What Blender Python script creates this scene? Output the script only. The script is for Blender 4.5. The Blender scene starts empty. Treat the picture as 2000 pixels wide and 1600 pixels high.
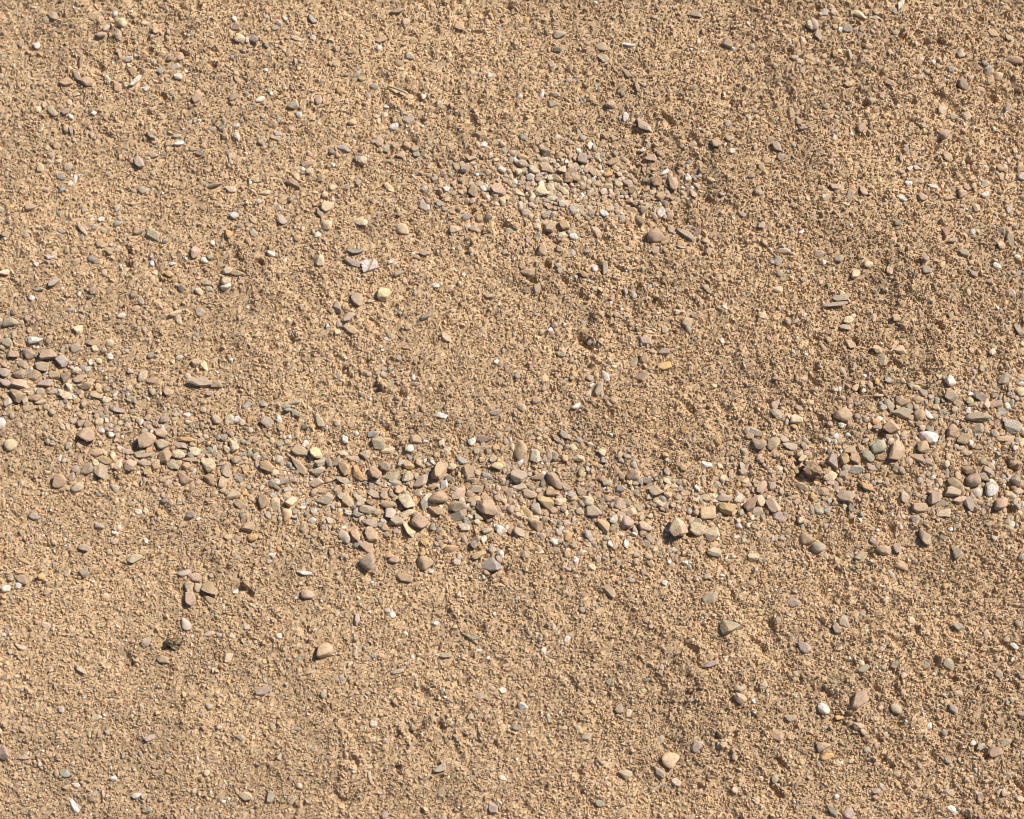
import bpy, math, random
import numpy as np

scene = bpy.context.scene
C = scene.collection
rng = np.random.default_rng(7)

# ------------------------------------------------------------------ camera, sky, sun, exposure
PX = 0.0005                        # one pixel of the photograph (2000 x 1600) is half a millimetre of ground
TILT = math.radians(15)
DIST = 2.4
cam_data = bpy.data.cameras.new("camera")
cam = bpy.data.objects.new("camera", cam_data)
C.objects.link(cam)
cam.location = (0, -DIST * math.sin(TILT), DIST * math.cos(TILT))
cam.rotation_euler = (TILT, 0, 0)
cam_data.sensor_fit = 'HORIZONTAL'
cam_data.sensor_width = 36
cam_data.lens = 36 * DIST / (2000 * PX)
cam_data.clip_start = 0.05
cam_data.clip_end = 100
scene.camera = cam

SUN_EL, SUN_AZ = math.radians(44), math.radians(36)      # azimuth counted from +X towards +Y
world = bpy.data.worlds.new("World")
scene.world = world
world.use_nodes = True
wn = world.node_tree.nodes
sky = wn.new('ShaderNodeTexSky')
sky.sky_type = 'NISHITA'
sky.sun_disc = False
sky.sun_elevation = SUN_EL
sky.sun_rotation = math.radians(90) - SUN_AZ
bg = wn['Background']
bg.inputs['Strength'].default_value = 0.05
world.node_tree.links.new(sky.outputs[0], bg.inputs['Color'])

sun_data = bpy.data.lights.new("sun", 'SUN')
sun_data.energy = 4.6
sun_data.angle = math.radians(0.5)
sun_data.color = (1.0, 0.975, 0.94)
sun = bpy.data.objects.new("sun", sun_data)
C.objects.link(sun)
from mathutils import Vector
to_sun = Vector((math.cos(SUN_EL) * math.cos(SUN_AZ), math.cos(SUN_EL) * math.sin(SUN_AZ), math.sin(SUN_EL)))
sun.rotation_euler = to_sun.to_track_quat('Z', 'Y').to_euler()
sun.location = to_sun * 5

scene.view_settings.view_transform = 'Standard'
scene.view_settings.look = 'None'
scene.view_settings.gamma = 1
scene.view_settings.use_curve_mapping = False
scene.view_settings.exposure = 0.34
scene.cycles.filter_width = 1.0

# ------------------------------------------------------------------ photo pixel -> ground point (plane z = 0)
def ground_xy(px, py):
    u = (np.asarray(px, float) - 1000) * PX / DIST
    v = (800 - np.asarray(py, float)) * PX / DIST
    st, ct = math.sin(TILT), math.cos(TILT)
    # ray: right*u + up*v + forward ; up = (0,ct,st), forward = (0,st,-ct)
    dy = v * ct + st
    dz = v * st - ct
    t = -(DIST * ct) / dz
    return u * t, -DIST * st + dy * t

def to_px(x, y):                   # near enough: used only for fields that vary slowly
    return x / PX + 1000, 800 - y / PX

# ------------------------------------------------------------------ noise
def _hash(ix, iy, seed):
    h = (ix.astype(np.int64) * 374761393 + iy.astype(np.int64) * 668265263 + seed * 1442695041) & 0xffffffff
    h = ((h ^ (h >> 13)) * 1274126177) & 0xffffffff
    h = ((h ^ (h >> 16)) * 2246822519) & 0xffffffff
    return ((h ^ (h >> 15)) & 0xffffff) / float(0xffffff) * 2 - 1

def vnoise(x, y, seed):
    x = np.asarray(x, float); y = np.asarray(y, float)
    ca, sa = math.cos(seed * 1.9), math.sin(seed * 1.9)      # every layer on a lattice turned its own way
    x, y = x * ca - y * sa + 17.3, x * sa + y * ca + 5.7
    ix, iy = np.floor(x), np.floor(y)
    fx, fy = x - ix, y - iy
    fx = fx * fx * fx * (fx * (fx * 6 - 15) + 10)
    fy = fy * fy * fy * (fy * (fy * 6 - 15) + 10)
    a = _hash(ix, iy, seed); b = _hash(ix + 1, iy, seed)
    c = _hash(ix, iy + 1, seed); d = _hash(ix + 1, iy + 1, seed)
    return (a + (b - a) * fx) * (1 - fy) + (c + (d - c) * fx) * fy

def sstep(a, b, x):
    t = np.clip((x - a) / (b - a), 0, 1)
    return t * t * (3 - 2 * t)

# gravel bands and patches, in photo pixels
BANDS = [([(-200, 660), (0, 700), (90, 740), (200, 810), (300, 880), (430, 920), (560, 935), (700, 965), (850, 965), (1000, 960),
           (1150, 985), (1300, 1010), (1450, 985), (1550, 930), (1700, 870), (1850, 835), (2000, 815), (2200, 800)], 62),
         ([(1840, 960), (1970, 960), (2150, 990)], 45),
         ([(890, 365), (1010, 335), (1110, 345), (1210, 330), (1300, 370), (1285, 430)], 40),
         ([(1010, 360), (1090, 440)], 40)]

def band_dist(px, py):
    """distance to the nearest gravel band in units of its half width"""
    best = np.full(np.shape(px), 1e9)
    for pts, w in BANDS:
        for (x0, y0), (x1, y1) in zip(pts[:-1], pts[1:]):
            ex, ey = x1 - x0, y1 - y0
            t = np.clip(((px - x0) * ex + (py - y0) * ey) / (ex * ex + ey * ey), 0, 1)
            best = np.minimum(best, np.hypot(px - x0 - ex * t, py - y0 - ey * t) / w)
    return best

def coarse(px, py):
    """0 on the smooth raked sand at the left, 1 on the coarser rippled sand at the right"""
    return sstep(780, 1500, px + 0.15 * (py - 800) + 120 * vnoise(px / 260, py / 260, 91))

def height_px(px, py):
    px = np.asarray(px, float); py = np.asarray(py, float)
    k = coarse(px, py)
    wx = px + 60 * vnoise(px / 300, py / 300, 11)
    u = wx - 0.32 * (py - 800)                     # ripples run steeply down to the right
    w = py + 0.32 * (px - 1000)
    h = (0.2 + 0.8 * k) * 4.5 * vnoise(u / 150, w / 520, 3)
    h += (0.4 + 0.6 * k) * 2.4 * vnoise(u / 60, w / 150, 4)
    h += 4.5 * vnoise(px / 420, py / 420, 5)
    crumb = sstep(0.0, 0.55, vnoise(u / 110, w / 260, 8) + 0.25 * k - 0.05)          # crusted, crumbling drifts among smooth sand
    qx = px + 26 * vnoise(px / 52, py / 52, 14); qy = py + 26 * vnoise(px / 52, py / 52, 15)
    ra = 0.82 * qx - 0.57 * qy; rb = 0.57 * qx + 0.82 * qy                              # cracks run down to the right, facing the sun
    h += crumb * 4.0 * (1 - np.abs(vnoise(ra / 27, rb / 46, 9))) ** 3
    h += crumb * 3.0 * np.abs(vnoise(ra / 19, rb / 22, 10))
    h -= 9.0 * sstep(0.62, 0.9, vnoise(px / 23, py / 23, 12)) * (0.4 + 0.6 * crumb)     # dents
    h += 1.6 * vnoise(px / 34, py / 34, 6)
    h += 1.5 * vnoise(px / 15, py / 15, 7)
    h -= 5.0 * np.exp(-band_dist(px, py) ** 2)
    return h

def height(x, y):
    px, py = to_px(x, y)
    return height_px(px, py) * PX

# ------------------------------------------------------------------ colours (albedo), from how each looks in full sun
def lin(r, g, b):
    f = lambda c: (c / 255 / 12.92) if c / 255 <= 0.04045 else ((c / 255 + 0.055) / 1.055) ** 2.4
    return np.array([f(r), f(g), f(b)]) * ALB
ALB = 0.88
SAND = lin(201, 170, 133)
COLS = dict(t=lin(202, 164, 124), b=lin(172, 135, 102), p=lin(192, 157, 130), P=lin(222, 187, 162), g=lin(172, 156, 138), G=lin(206, 194, 178),
            B=lin(152, 154, 152), e=lin(172, 165, 140), w=lin(240, 231, 216), c=lin(234, 210, 174), y=lin(244, 220, 168), o=lin(205, 165, 112),
            O=lin(216, 168, 106), l=lin(180, 162, 154), d=lin(126, 120, 110), k=lin(150, 122, 94), m=lin(160, 132, 114), r=lin(170, 118, 86),
            T=lin(148, 152, 140), q=lin(226, 190, 150))
BEIGE = lin(196, 172, 145)                    # the dust that greys every stone but the white ones
for k_ in COLS:
    f_ = {'w': 0.10, 'c': 0.28, 'y': 0.32, 'k': 0.0, 'd': 0.22, 'G': 0.22, 'O': 0.2, 'o': 0.35, 'B': 0.28, 'T': 0.3, 'l': 0.36, 'q': 0.3, 'r': 0.3}.get(k_, 0.44)
    COLS[k_] = COLS[k_] * (1 - f_) + BEIGE * f_

# ------------------------------------------------------------------ materials
def stone_material(name, speck, speck_scale, dust, bump, rough=0.85):
    m = bpy.data.materials.new(name)
    m.use_nodes = True
    nt = m.node_tree; N = nt.nodes; L = nt.links
    p = N['Principled BSDF']
    p.inputs['Roughness'].default_value = rough
    p.inputs['Specular IOR Level'].default_value = 0.25
    at = N.new('ShaderNodeAttribute'); at.attribute_name = 'colour'
    geo = N.new('ShaderNodeNewGeometry')
    n1 = N.new('ShaderNodeTexNoise'); n1.inputs['Scale'].default_value = speck_scale; n1.inputs['Detail'].default_value = 3
    n1.inputs['Roughness'].default_value = 0.7
    L.new(geo.outputs['Position'], n1.inputs['Vector'])
    mr = N.new('ShaderNodeMapRange')
    mr.inputs['From Min'].default_value = 0.3; mr.inputs['From Max'].default_value = 0.7
    mr.inputs['To Min'].default_value = 1 - speck; mr.inputs['To Max'].default_value = 1 + speck * 0.8
    L.new(n1.outputs['Fac'], mr.inputs['Value'])
    mul = N.new('ShaderNodeMix'); mul.data_type = 'RGBA'; mul.blend_type = 'MULTIPLY'; mul.inputs[0].default_value = 1
    L.new(at.outputs['Color'], mul.inputs[6]); L.new(mr.outputs[0], mul.inputs[7])
    n2 = N.new('ShaderNodeTexNoise'); n2.inputs['Scale'].default_value = 330; n2.inputs['Detail'].default_value = 4
    L.new(geo.outputs['Position'], n2.inputs['Vector'])
    mr2 = N.new('ShaderNodeMapRange')
    mr2.inputs['From Min'].default_value = 0.42; mr2.inputs['From Max'].default_value = 0.66
    mr2.inputs['To Min'].default_value = 0.0; mr2.inputs['To Max'].default_value = dust
    L.new(n2.outputs['Fac'], mr2.inputs['Value'])
    mx = N.new('ShaderNodeMix'); mx.data_type = 'RGBA'
    L.new(mr2.outputs[0], mx.inputs[0]); L.new(mul.outputs[2], mx.inputs[6])
    mx.inputs[7].default_value = (*SAND, 1)
    L.new(mx.outputs[2], p.inputs['Base Color'])
    if bump:
        b = N.new('ShaderNodeBump'); b.inputs['Strength'].default_value = bump; b.inputs['Distance'].default_value = 0.0006
        L.new(n1.outputs['Fac'], b.inputs['Height']); L.new(b.outputs[0], p.inputs['Normal'])
    return m

MAT_STONE = stone_material("dusty_stone", 0.30, 700, 0.75, 0.7)
MAT_GRAIN = stone_material("sand_grain", 0.12, 1500, 0.3, 0.3, 0.9)
MAT_GROUND = stone_material("sand", 0.30, 900, 0.0, 0.9, 0.95)

def make_mesh(name, verts, faces, cols, mat, smooth=False):
    """verts (n,3), faces (m,3) all triangles, cols (n,3) -> mesh with a colour per vertex"""
    me = bpy.data.meshes.new(name)
    n, m = len(verts), len(faces)
    me.vertices.add(n); me.vertices.foreach_set('co', np.ascontiguousarray(verts, np.float32).ravel())
    me.loops.add(m * 3); me.loops.foreach_set('vertex_index', np.ascontiguousarray(faces, np.int32).ravel())
    me.polygons.add(m)
    me.polygons.foreach_set('loop_start', np.arange(0, m * 3, 3, dtype=np.int32))
    me.polygons.foreach_set('loop_total', np.full(m, 3, np.int32))
    me.polygons.foreach_set('use_smooth', np.full(m, smooth, bool))
    a = me.attributes.new('colour', 'FLOAT_COLOR', 'POINT')
    a.data.foreach_set('color', np.concatenate([cols, np.ones((n, 1))], 1).astype(np.float32).ravel())
    me.materials.append(mat)
    me.update(calc_edges=True)
    me.validate()
    return me

def tag(o, label=None, cat=None, group=None, kind=None):
    for k, v in (('label', label), ('category', cat), ('group', group), ('kind', kind)):
        if v: o[k] = v

# ------------------------------------------------------------------ ground: one sheet, fine under the picture, coarser further out
def axis(lo, hi, step, far):
    a = list(np.arange(lo, hi + step * 0.5, step))
    s = step; x = a[-1]
    while x < far: s *= 1.35; x += s; a.append(x)
    s = step; x = a[0]; pre = []
    while x > -far: s *= 1.35; x -= s; pre.append(x)
    return np.array(pre[::-1] + a)
gx = axis(-0.57, 0.57, 4.8 * PX, 5.0)
gy = axis(-0.47, 0.47, 4.8 * PX, 5.0)
X, Y = np.meshgrid(gx, gy)
inside = (np.abs(X) < 0.59) & (np.abs(Y) < 0.49)
Z = height(X, Y) + np.where(inside, rng.normal(0, 1.0, X.shape) * PX * 1.3, 0)
nx, ny = len(gx), len(gy)
idx = np.arange(nx * ny).reshape(ny, nx)
q = np.stack([idx[:-1, :-1], idx[:-1, 1:], idx[1:, 1:], idx[1:, :-1]], -1).reshape(-1, 4)
tris = np.concatenate([q[:, [0, 1, 2]], q[:, [0, 2, 3]]])
PXX, PYY = to_px(X, Y)
gc = SAND[None, None, :] * (1 + 0.10 * vnoise(PXX / 170, PYY / 170, 21) + 0.08 * vnoise(PXX / 40, PYY / 40, 22))[..., None]
gc = gc * (1 + rng.normal(0, 0.10, X.shape))[..., None]
me = make_mesh("ground", np.stack([X, Y, Z], -1).reshape(-1, 3), tris, gc.reshape(-1, 3), MAT_GROUND)
ground = bpy.data.objects.new("ground", me)
C.objects.link(ground)
tag(ground, "dry tan sand with low ripples", None, None, 'structure')

# ------------------------------------------------------------------ stone shapes
def icosphere(level):
    t = (1 + 5 ** 0.5) / 2
    v = [(-1, t, 0), (1, t, 0), (-1, -t, 0), (1, -t, 0), (0, -1, t), (0, 1, t), (0, -1, -t), (0, 1, -t), (t, 0, -1), (t, 0, 1), (-t, 0, -1), (-t, 0, 1)]
    v = [np.array(p) / np.linalg.norm(p) for p in v]
    f = [(0, 11, 5), (0, 5, 1), (0, 1, 7), (0, 7, 10), (0, 10, 11), (1, 5, 9), (5, 11, 4), (11, 10, 2), (10, 7, 6), (7, 1, 8),
         (3, 9, 4), (3, 4, 2), (3, 2, 6), (3, 6, 8), (3, 8, 9), (4, 9, 5), (2, 4, 11), (6, 2, 10), (8, 6, 7), (9, 8, 1)]
    for _ in range(level):
        mid = {}; g = []
        def m(a, b):
            k = (min(a, b), max(a, b))
            if k not in mid:
                p = v[a] + v[b]; v.append(p / np.linalg.norm(p)); mid[k] = len(v) - 1
            return mid[k]
        for a, b, c in f:
            ab, bc, ca = m(a, b), m(b, c), m(c, a)
            g += [(a, ab, ca), (b, bc, ab), (c, ca, bc), (ab, bc, ca)]
        f = g
    return np.array(v), np.array(f, np.int32)
ICO = [icosphere(i) for i in range(4)]

def shape_verts(dirs, kind, r):
    """radius along every direction of a stone cut by random planes, edges more or less worn"""
    if kind == 'r':
        n = r.normal(size=(16, 3)); d = r.uniform(0.86, 1.0, 16); p = 9
    elif kind in 'aR':
        n = np.concatenate([r.normal(size=(10, 3)), [[r.normal() * 0.25, r.normal() * 0.25, 1]]]); d = np.append(r.uniform(0.74, 1.0, 10), r.uniform(0.55, 0.75)); p = 20
    else:
        k = 3 if kind == 'w' else r.integers(4, 7)
        a = np.sort((np.arange(k) + r.uniform(-0.28, 0.28, k)) * 2 * math.pi / k) + r.uniform(0, 6.28)
        n = np.stack([np.cos(a), np.sin(a), r.uniform(-0.1, 0.35, k)], 1)
        n = np.concatenate([n, [[r.normal() * 0.06, r.normal() * 0.06, 1], [0, 0, -1]], r.normal(size=(4, 3)) * [1, 1, 0.5]])
        d = np.concatenate([r.uniform(0.6, 0.85, k) if kind == 'f' else np.full(3, 0.55), [0.85, 0.9], r.uniform(0.9, 1.1, 4)]); p = 22
    n = n / np.linalg.norm(n, axis=1)[:, None]
    s = np.maximum(dirs @ n.T, 0) / d
    rad = (s ** p).sum(1) ** (-1 / p)
    rad = np.minimum(rad, 1.6)
    v = dirs * rad[:, None]
    if kind == 'R':
        w1 = r.normal(size=(6, 3)) * 5
        v = v * (1 + 0.035 * np.sin(v @ w1.T + r.uniform(0, 6.28, 6)).sum(1) + 0.03 * r.normal(size=len(v)))[:, None]
    else:
        v = v * (1 + 0.018 * r.normal(size=len(v)))[:, None]
    lo, hi = v.min(0), v.max(0)
    return (v - (lo + hi) / 2) / ((hi - lo) / 2)

HF = dict(r=0.66, a=0.68, R=0.75, f=0.40, w=0.50)
def stone(a, b, ang, col, kind, level, r, tone=None):
    """verts about the stone's centre, faces, colours; a, b in metres, angle in degrees"""
    dirs, faces = ICO[level]
    v = shape_verts(dirs, kind, r)
    unit = v.copy()
    hgt = HF[kind] * b * r.uniform(0.85, 1.15)
    v = v * np.array([a, b, hgt]) * 0.5
    tx, ty = r.normal(0, 0.10 if kind in 'fw' else 0.16, 2)
    cx, sx, cy, sy = math.cos(tx), math.sin(tx), math.cos(ty), math.sin(ty)
    v = v @ np.array([[1, 0, 0], [0, cx, -sx], [0, sx, cx]]).T @ np.array([[cy, 0, sy], [0, 1, 0], [-sy, 0, cy]]).T
    t = math.radians(ang)
    v = v @ np.array([[math.cos(t), -math.sin(t), 0], [math.sin(t), math.cos(t), 0], [0, 0, 1]]).T
    c = COLS[col] * (1 + r.normal(0, 0.05)) * (1 + r.normal(0, 0.025, 3))
    w = r.normal(size=3) * 2.2; ph = r.uniform(0, 6.28)
    mott = 0.09 * np.sin(unit @ w + ph) + 0.05 * r.normal(size=len(v))
    cols = np.clip(c[None, :] * (1 + mott)[:, None], 0.01, 0.88)
    if tone: cols = tone(unit, cols)
    return v, faces, cols, hgt

def stripe(u, c):
    k = sstep(0.20, 0.08, np.abs(u[:, 0] * 0.8 - u[:, 1] * 0.55 - 0.1))[:, None]
    return c * (1 - k) + COLS['g'] * 0.75 * k
def ring(u, c):
    q_ = np.hypot(u[:, 0], u[:, 1]); k = (sstep(0.35, 0.5, q_) * sstep(0.85, 0.7, q_))[:, None]
    k = k * sstep(-0.5, 0.2, np.sin(np.arctan2(u[:, 1], u[:, 0]) + 0.6))[:, None] * 0.8
    return c * (1 - k) + COLS['b'] * k
def pink_top(u, c):
    k = sstep(-0.1, 0.3, u[:, 0])[:, None]
    return COLS['c'] * (1 - k) + COLS['p'] * k
def orange_spot(u, c):
    k = sstep(0.5, 0.2, np.hypot(u[:, 0] - 0.1, u[:, 1]))[:, None]
    return c * (1 - k) + COLS['o'] * k
def orange_end(u, c):
    k = sstep(0.0, -0.6, u[:, 0])[:, None]
    return c * (1 - k) + COLS['O'] * k
def pale_end(u, c):
    k = sstep(0.3, 0.5, u[:, 0])[:, None]
    return c * (1 - k) + COLS['G'] * k
def edge_stripe(u, c):
    k = sstep(0.25, 0.1, np.abs(u[:, 1] - 0.3))[:, None]
    return c * (1 - k) + COLS['w'] * 0.8 * k
def mossy(u, c):
    k = (np.sin(u[:, 0] * 9 + u[:, 1] * 5) > 0.3)[:, None]
    return np.where(k, lin(84, 68, 34), lin(44, 35, 20))
TONES = {(722, 519): stripe, (1935, 955): ring, (1322, 1032): pink_top, (1422, 1228): orange_spot, (557, 1005): orange_end,
         (1257, 248): pale_end, (610, 38): edge_stripe, (340, 1259): mossy}
PROUD = {(340, 1259), (828, 1101), (635, 1271), (1385, 1170), (1465, 982), (1588, 920), (1258, 248), (390, 748), (20, 630), (720, 1098), (1390, 1042), (1363, 1035), (1322, 1032), (287, 860), (857, 972), (1235, 930), (1954, 985), (1900, 940), (1445, 1365), (70, 665)}
def special(table, x, y, default=None):
    for k in table:
        if abs(k[0] - x) < 3 and abs(k[1] - y) < 3:
            return table[k] if isinstance(table, dict) else True
    return default

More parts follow.
